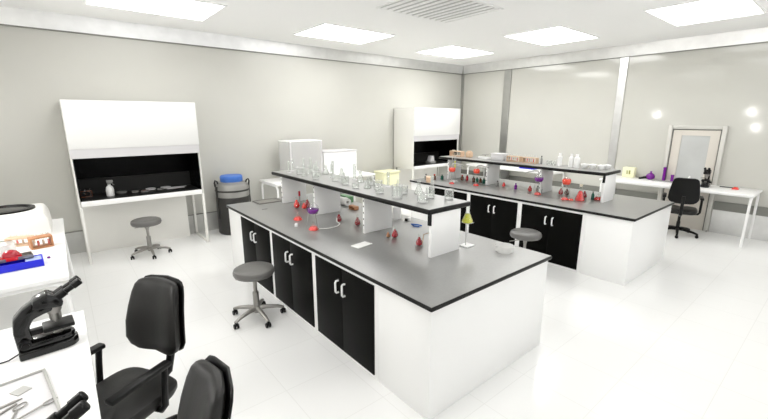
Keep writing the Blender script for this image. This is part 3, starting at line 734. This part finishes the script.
bk = [(2.55, 2.52, .050, .075), (2.76, 2.62, .045, .11), (2.50, 2.82, .055, .13), (2.70, 2.95, .05, .09), (2.52, 3.12, .045, .07), (2.66, 3.32, .05, .10), (2.50, 3.52, .04, .06), (2.78, 3.60, .05, .10), (2.55, 3.80, .045, .11), (2.62, 4.12, .05, .08), (2.50, 4.40, .045, .10), (2.56, 4.95, .05, .10), (2.86, 2.46, .045, .10)]
for k, (x, y, r, hh) in enumerate(sorted(bk, key=lambda q: q[1])):
    glass_beaker((x, y, ZS), r, hh, '%s clear glass beaker from the front end of the near raised shelf' % ORD[k])
ek = [(2.82, 2.84, .05, .13), (2.80, 3.14, .045, .12), (2.62, 3.46, .045, .11), (2.80, 3.84, .05, .14), (2.64, 3.97, .045, .12), (2.80, 4.25, .05, .14), (2.66, 4.62, .045, .12), (2.52, 4.74, .04, .11), (2.68, 4.90, .045, .12), (2.84, 4.72, .05, .13), (2.82, 5.00, .05, .13)]
for k, (x, y, r, hh) in enumerate(sorted(ek, key=lambda q: q[1])):
    erlenmeyer('%s clear empty conical flask from the front end of the near raised shelf' % ORD[k], (x, y, ZS), r, hh, group=G)
mk = [(2.87, 2.70, .018, .20), (2.84, 3.36, .016, .18), (2.74, 4.40, .016, .18), (2.82, 4.50, .018, .21), (2.74, 4.80, .016, .18), (2.50, 5.16, .016, .17), (2.70, 5.10, .018, .20), (2.62, 5.30, .016, .18), (2.86, 4.05, .018, .20), (2.87, 5.20, .018, .19)]
for k, (x, y, r, hh) in enumerate(sorted(mk, key=lambda q: q[1])):
    measuring((x, y, ZS), r, hh, '%s slim glass measuring cylinder from the front end of the near raised shelf' % ORD[k])

# far bench worktop
D2 = IX[1]
retort_set((5.87, 2.74, ZT), math.radians(60), 'orange', .285, .066, 'round orange red flask nearest the front end of the far bench', 'wire tripod under the front orange red flask of the far bench', neck=False, full=.8)
spirit_lamp('pale red conical flask beneath the front orange flask of the far bench', (5.87, 2.74, ZT), .055, 'pink')
retort_set((5.93, 3.22, ZT), math.radians(115), 'purple', .27, .072, 'round retort half full of purple liquid on the far bench', 'wire tripod under the purple retort of the far bench', full=.62)
spirit_lamp('pale red conical flask beneath the purple retort', (5.93, 3.22, ZT), .058, 'pink')
retort_set((5.85, 4.40, ZT), math.radians(-60), 'orange', .275, .062, 'orange retort with neck bent right, second from the back of the far bench', 'wire tripod under the orange retort with neck bent right', full=.8)
spirit_lamp('pale red conical flask beneath the orange retort with bent neck', (5.85, 4.40, ZT), .055, 'pink')
retort_set((5.67, 4.83, ZT), math.radians(-60), 'orange', .28, .066, 'orange retort farthest back on the far bench, before the right hood', 'wire tripod under the farthest orange retort', full=.75)
spirit_lamp('pale red conical flask beneath the farthest orange retort', (5.67, 4.83, ZT), .05, 'pink')
erlenmeyer('corked conical flask full of red liquid on the far bench', (5.97, 2.56, ZT), .072, .225, 'red', .68, cork=True)
spirit_lamp('wide red conical flask beside the front panel of the far shelf', (6.27, 2.41, ZT), .072, 'red')
spirit_lamp('small red spill shaped flask left of the corked red flask', (5.90, 2.66, ZT), .04, 'orange')
pear('dark crimson flask right behind the corked red flask', (6.26, 2.62, ZT), 'crimson', 1.1)
pear('left dark crimson flask behind the front orange flask', (6.22, 2.98, ZT), 'crimson', 1.1)
pear('right dark flask behind the front orange flask', (6.26, 2.90, ZT), 'brown', 1.1)
def bottle(loc, r, h, m, label, cap='greyobj'):
    t = thing('reagent_bottle', label, 'bottle', loc)
    MB().lathe([(0, 0), (r * .95, 0), (r, .005), (r, h * .62), (r * .45, h * .76), (r * .45, h * .86), (0, h * .86)], 16).build('bottle_body', M[m], t)
    MB().lathe([(0, h * .86), (r * .55, h * .86), (r * .55, h), (0, h)], 14).build('cap', M[cap], t)
    return t
bottle((6.20, 2.47, ZT), .022, .13, 'darkgreen', 'thin dark green bottle right of the corked red flask')
bottle((6.18, 3.36, ZT), .030, .10, 'greyobj', 'grey bottle behind the purple retort', 'black')
bottle((6.12, 3.26, ZT), .012, .10, 'darkgreen', 'thin dark vial just behind the purple retort')
pear('small bright red flask left of the purple retort', (6.10, 3.46, ZT), 'red', 1.0)
bottle((6.08, 3.72, ZT), .024, .11, 'purple', 'small purple bottle on the far bench', 'purple')
bottle((6.12, 4.12, ZT), .028, .10, 'greyobj', 'dark grey bottle beside a mid panel of the far shelf', 'black')
pear('small red flask right of the dark grey bottle mid bench', (6.14, 4.00, ZT), 'red', .9)
for k, (x, y, m) in enumerate([(6.17, 4.70, 'brown'), (6.17, 4.62, 'darkgreen'), (6.17, 4.54, 'brown'), (6.17, 4.46, 'darkgreen')]):
    bottle((x, y, ZT), .030, .11, m, '%s from the left of the dark bottles behind the orange retort' % ORD[k])
bottle((6.16, 4.98, ZT), .032, .11, 'brown', 'brown bottle between the two orange retorts', 'crimson')
bottle((6.22, 4.90, ZT), .026, .12, 'crimson', 'dark red bottle between the two orange retorts')
bottle((5.92, 5.30, ZT), .032, .11, 'darkgreen', 'dark green bottle at the back end of the far bench')
bottle((5.80, 5.40, ZT), .032, .11, 'brown', 'brown bottle at the back end of the far bench', 'red')
bottle((5.66, 5.50, ZT), .032, .12, 'greyobj', 'grey bottle at the very back corner of the far bench', 'black')
rack('test_tube_rack', 'pale wooden rack at the back end of the far bench worktop', (5.52, 5.30, ZT), .8, .24, .08, .10, 'tan')
t = thing('burette_stand', 'slim stand holding a yellow green tube on the far bench', 'stand', (5.93, 5.0, ZT))
MB().box(-.06, .06, -.06, .06, 0, .012, bev=.003).build('stand_base', M['white'], t)
MB().lathe([(0, .012), (.006, .012), (.006, .52), (0, .52)], 10, X=T(-.03, .03, 0)).build('rod', M['steel'], t)
MB().lathe([(0, .24), (.02, .26), (.022, .28), (.022, .52), (.018, .52)], 14, X=T(.02, .0, 0)).build('burette_tube', M['glass'], t)
MB().lathe([(0, .245), (.018, .262), (.019, .28), (.019, .40), (0, .40)], 14, X=T(.02, .0, 0)).build('liquid', M['yellow'], t)
MB().tube([(-.03, .03, .38), (.0, .02, .38)], .005, 6).build('clamp', M['stool_metal'], t)

# far raised shelf: racks and white vessels
def tall_rack(label, loc, L):
    r = rack('wooden_tube_rack', label, loc, PI / 2, L, .10, .10, 'tan'); tube_set(r, L, .12, ['wood', 'orange', 'tan'], 6); return r
tall_rack('left one of the orange brown tube racks mid far shelf', (6.35, 3.96, ZS), .26)
tall_rack('right one of the orange brown tube racks mid far shelf', (6.35, 3.64, ZS), .26)
t = rack('pale_box_rack', 'pale pinkish box rack at the back end of the far shelf', (6.33, 5.28, ZS), PI / 2, .30, .12, .11, 'tan'); tube_set(t, .30, .11, ['cork'], 5)
t = thing('wooden_block', 'small tan block right of the pale rack on the far shelf', 'block', (6.35, 4.98, ZS))
MB().box(-.05, .05, -.06, .06, 0, .11, bev=.015).build('block', M['tan'], t); MB().box(-.03, .03, -.04, .04, .11, .13, bev=.006).build('lid', M['tan'], t)
t = thing('balance', 'small white balance with grey pan on the far shelf', 'balance', (6.36, 4.60, ZS))
MB().prism([(-.08, 0), (.08, 0), (.08, .03), (-.06, .05), (-.08, .05)], 'y', -.11, .11, bev=.008).build('body', M['white'], t)
MB().lathe([(0, .05), (.012, .05), (.012, .07), (.07, .08), (.07, .088), (0, .088)], 24).build('pan', M['stool_metal'], t)
t = thing('frosted_box', 'low pale grey translucent box on the far shelf left of the racks', 'box', (6.36, 4.28, ZS))
MB().box(-.09, .09, -.13, .13, 0, .11, bev=.01).build('body', M['lipgrey'], t); MB().box(-.095, .095, -.135, .135, .11, .128, bev=.005).build('lid', M['lipgrey'], t)
bottle((6.35, 4.10, ZS), .032, .12, 'white', 'white bottle just left of the orange brown racks', 'lipgrey')
bottle((6.36, 3.44, ZS), .018, .14, 'greyobj', 'thin grey vial just right of the orange brown racks', 'black')
for k, (y, r, hh) in enumerate([(3.12, .038, .21), (2.93, .036, .21), (2.84, .045, .21)]):
    t = thing('white_bottle', '%s tall white bottle from the left on the front half of the far shelf' % ORD[k], 'bottle', (6.36, y, ZS))
    MB().lathe([(0, 0), (r, 0), (r, hh * .72), (r * .5, hh * .82), (r * .5, hh * .88), (0, hh * .88)], 20).build('bottle_body', M['white'], t)
    MB().lathe([(0, hh * .88), (r * .55, hh * .88), (r * .55, hh), (0, hh)], 16).build('cap', M['white'], t)
for k, y in enumerate((3.30, 3.22)):
    tag(beaker_mb(.04, .07).build('glass_beaker', M['glass'], loc=(6.36, y, ZS)), ('left' if k == 0 else 'right') + ' low clear beaker before the white bottles on the far shelf', 'beaker')
for k, (x, y) in enumerate([(6.33, 2.70), (6.33, 2.58), (6.34, 2.46), (6.46, 2.42)]):
    t = thing('white_bowl', '%s white bowl from the left at the front end of the far shelf' % ORD[k], 'bowl', (x, y, ZS))
    MB().lathe([(0, 0), (.025, 0), (.03, .008), (.055, .05), (.058, .07), (.053, .07), (.045, .045), (0, .012)], 24).build('bowl', M['white'], t)
    MB().lathe([(0, .012), (.046, .046), (.040, .066), (.02, .078), (0, .082)], 20).build('powder', M['paper'], t)

# wall table behind the far bench
t = thing('blue_tray', 'blue tray on the wall table seen through the far shelf', 'tray', (8.95, 5.15, .90))
MB().box(-.12, .12, -.20, .20, 0, .008).box(-.12, -.112, -.20, .20, 0, .07).box(.112, .12, -.20, .20, 0, .07).box(-.112, .112, -.20, -.192, 0, .07).box(-.112, .112, .192, .20, 0, .07).build('tray_body', M['blue'], t, smooth=False)
t = thing('floor_cabinet', 'low dark grey unit under the wall table seen through the far shelf', 'cabinet', (9.17, 6.14, 0))
MB().box(-.20, .20, -.18, .18, 0, .78, bev=.008).build('body', M['greyobj'], t); MB().box(-.21, -.20, -.16, .16, .06, .74).build('door', M['rail_dark'], t)

# right table
t = thing('yellow_box', 'pale yellow box with a dark square mark on the right table', 'box', (9.30, 3.03, .90))
MB().box(-.075, .075, -.11, .11, 0, .21, bev=.012).build('box_body', M['yellow_box'], t)
MB().box(-.0775, -.074, -.045, -.015, .07, .15).box(-.0775, -.074, .0, .012, .07, .15).box(-.0775, -.074, .02, .03, .07, .15).build('mark', M['emblem'], t, smooth=False)
t = thing('purple_flask', 'purple round flask lying tilted on the right table', 'flask', (9.26, 2.62, .90), math.radians(120))
MB().lathe([(0, 0), (.04, .0), (.072, .025), (.082, .06), (.07, .10), (.035, .128), (.018, .135), (.018, .17), (0, .17)], 24).build('liquid_body', M['purple'], t)
MB().tube([(.05, 0, .05), (.12, .0, .035), (.18, 0, .018), (.20, 0, .018)], .02, 10, radii=[.03, .024, .018, .018]).build('spout', M['black'], t)
for nm, loc, hh, r, L in (('purple_tube', (9.30, 2.40, .90), .27, .027, 'tall purple tube standing on the right table left of the chair'), ('purple_tube', (9.31, 2.26, .90), .13, .026, 'short purple tube standing close to the chair on the right table')):
    t = thing(nm, L, 'tube', loc)
    MB().lathe([(0, 0), (r, 0), (r, hh - .03), (0, hh - .03)], 18).build('tube_body', M['purple'], t)
    MB().lathe([(0, hh - .03), (r * 1.1, hh - .03), (r * 1.1, hh), (0, hh)], 18).build('cap', M['purple'], t)
t = thing('keyboard', 'flat grey keyboard on the right table behind the chair', 'keyboard', (9.10, 2.33, .90))
MB().box(-.09, .09, -.21, .21, 0, .014, bev=.003).build('keyboard_body', M['lipgrey'], t)
q = MB()
for i in range(5):
    for j in range(13):
        q.box(-.078 + i * .032, -.078 + i * .032 + .026, -.198 + j * .0305, -.198 + j * .0305 + .025, .013, .019)
q.build('keys', M['greyobj'], t, smooth=False)
t = thing('white_dish', 'white domed dish on the right table behind the chair back', 'dish', (9.28, 1.98, .90))
MB().lathe([(0, 0), (.06, 0), (.065, .03), (.05, .06), (.02, .10), (.012, .14), (0, .145)], 24).build('dome', M['white'], t); MB().lathe([(.06, 0), (.085, 0), (.085, .01), (.06, .01)], 24).build('plate', M['white'], t)
tag(MB().tube([(0, 0, .008), (.015, -.20, .008), (.018, -.23, .008)], .008, 8, radii=[.008, .008, .003]).build('pen', M['black'], loc=(9.22, 1.50, .90)), 'black pen lying on the right end of the right table', 'pen')
t = thing('red_stamp', 'small red block beside the pen on the right table', 'stamp', (9.10, 1.26, .90))
MB().box(-.05, .05, -.045, .045, 0, .022, bev=.004).build('stamp_base', M['pink'], t); MB().box(-.015, .035, -.03, .03, .022, .04, bev=.004).build('grip', M['orange'], t)

# ------------------------------------------------------------------ camera
cam = bpy.data.cameras.new('camera')
co = bpy.data.objects.new('camera', cam)
COL.objects.link(co)
f_px, pitch, yaw = 389.0, 0.2308, 0.8796
cam.sensor_fit = 'HORIZONTAL'; cam.sensor_width = 36.0
cam.lens = 36.0 * f_px / 768.0
cam.clip_start = 0.02
co.location = (0, 0, 2.126)
co.rotation_euler = (PI / 2 - pitch, 0, yaw - PI / 2)
scene.camera = co

# ------------------------------------------------------------------ world and view
w = bpy.data.worlds.new('world'); scene.world = w
w.use_nodes = True
w.node_tree.nodes['Background'].inputs['Color'].default_value = (1, 1, 1, 1)
w.node_tree.nodes['Background'].inputs['Strength'].default_value = 1.05
vs = scene.view_settings
vs.view_transform = 'Standard'; vs.look = 'None'; vs.exposure = 0.50; vs.gamma = 1.0
scene.cycles.max_bounces = 12
scene.cycles.diffuse_bounces = 6
scene.cycles.glossy_bounces = 4
scene.cycles.transparent_max_bounces = 24
scene.cycles.sample_clamp_indirect = 6.0
scene.cycles.use_denoising = True
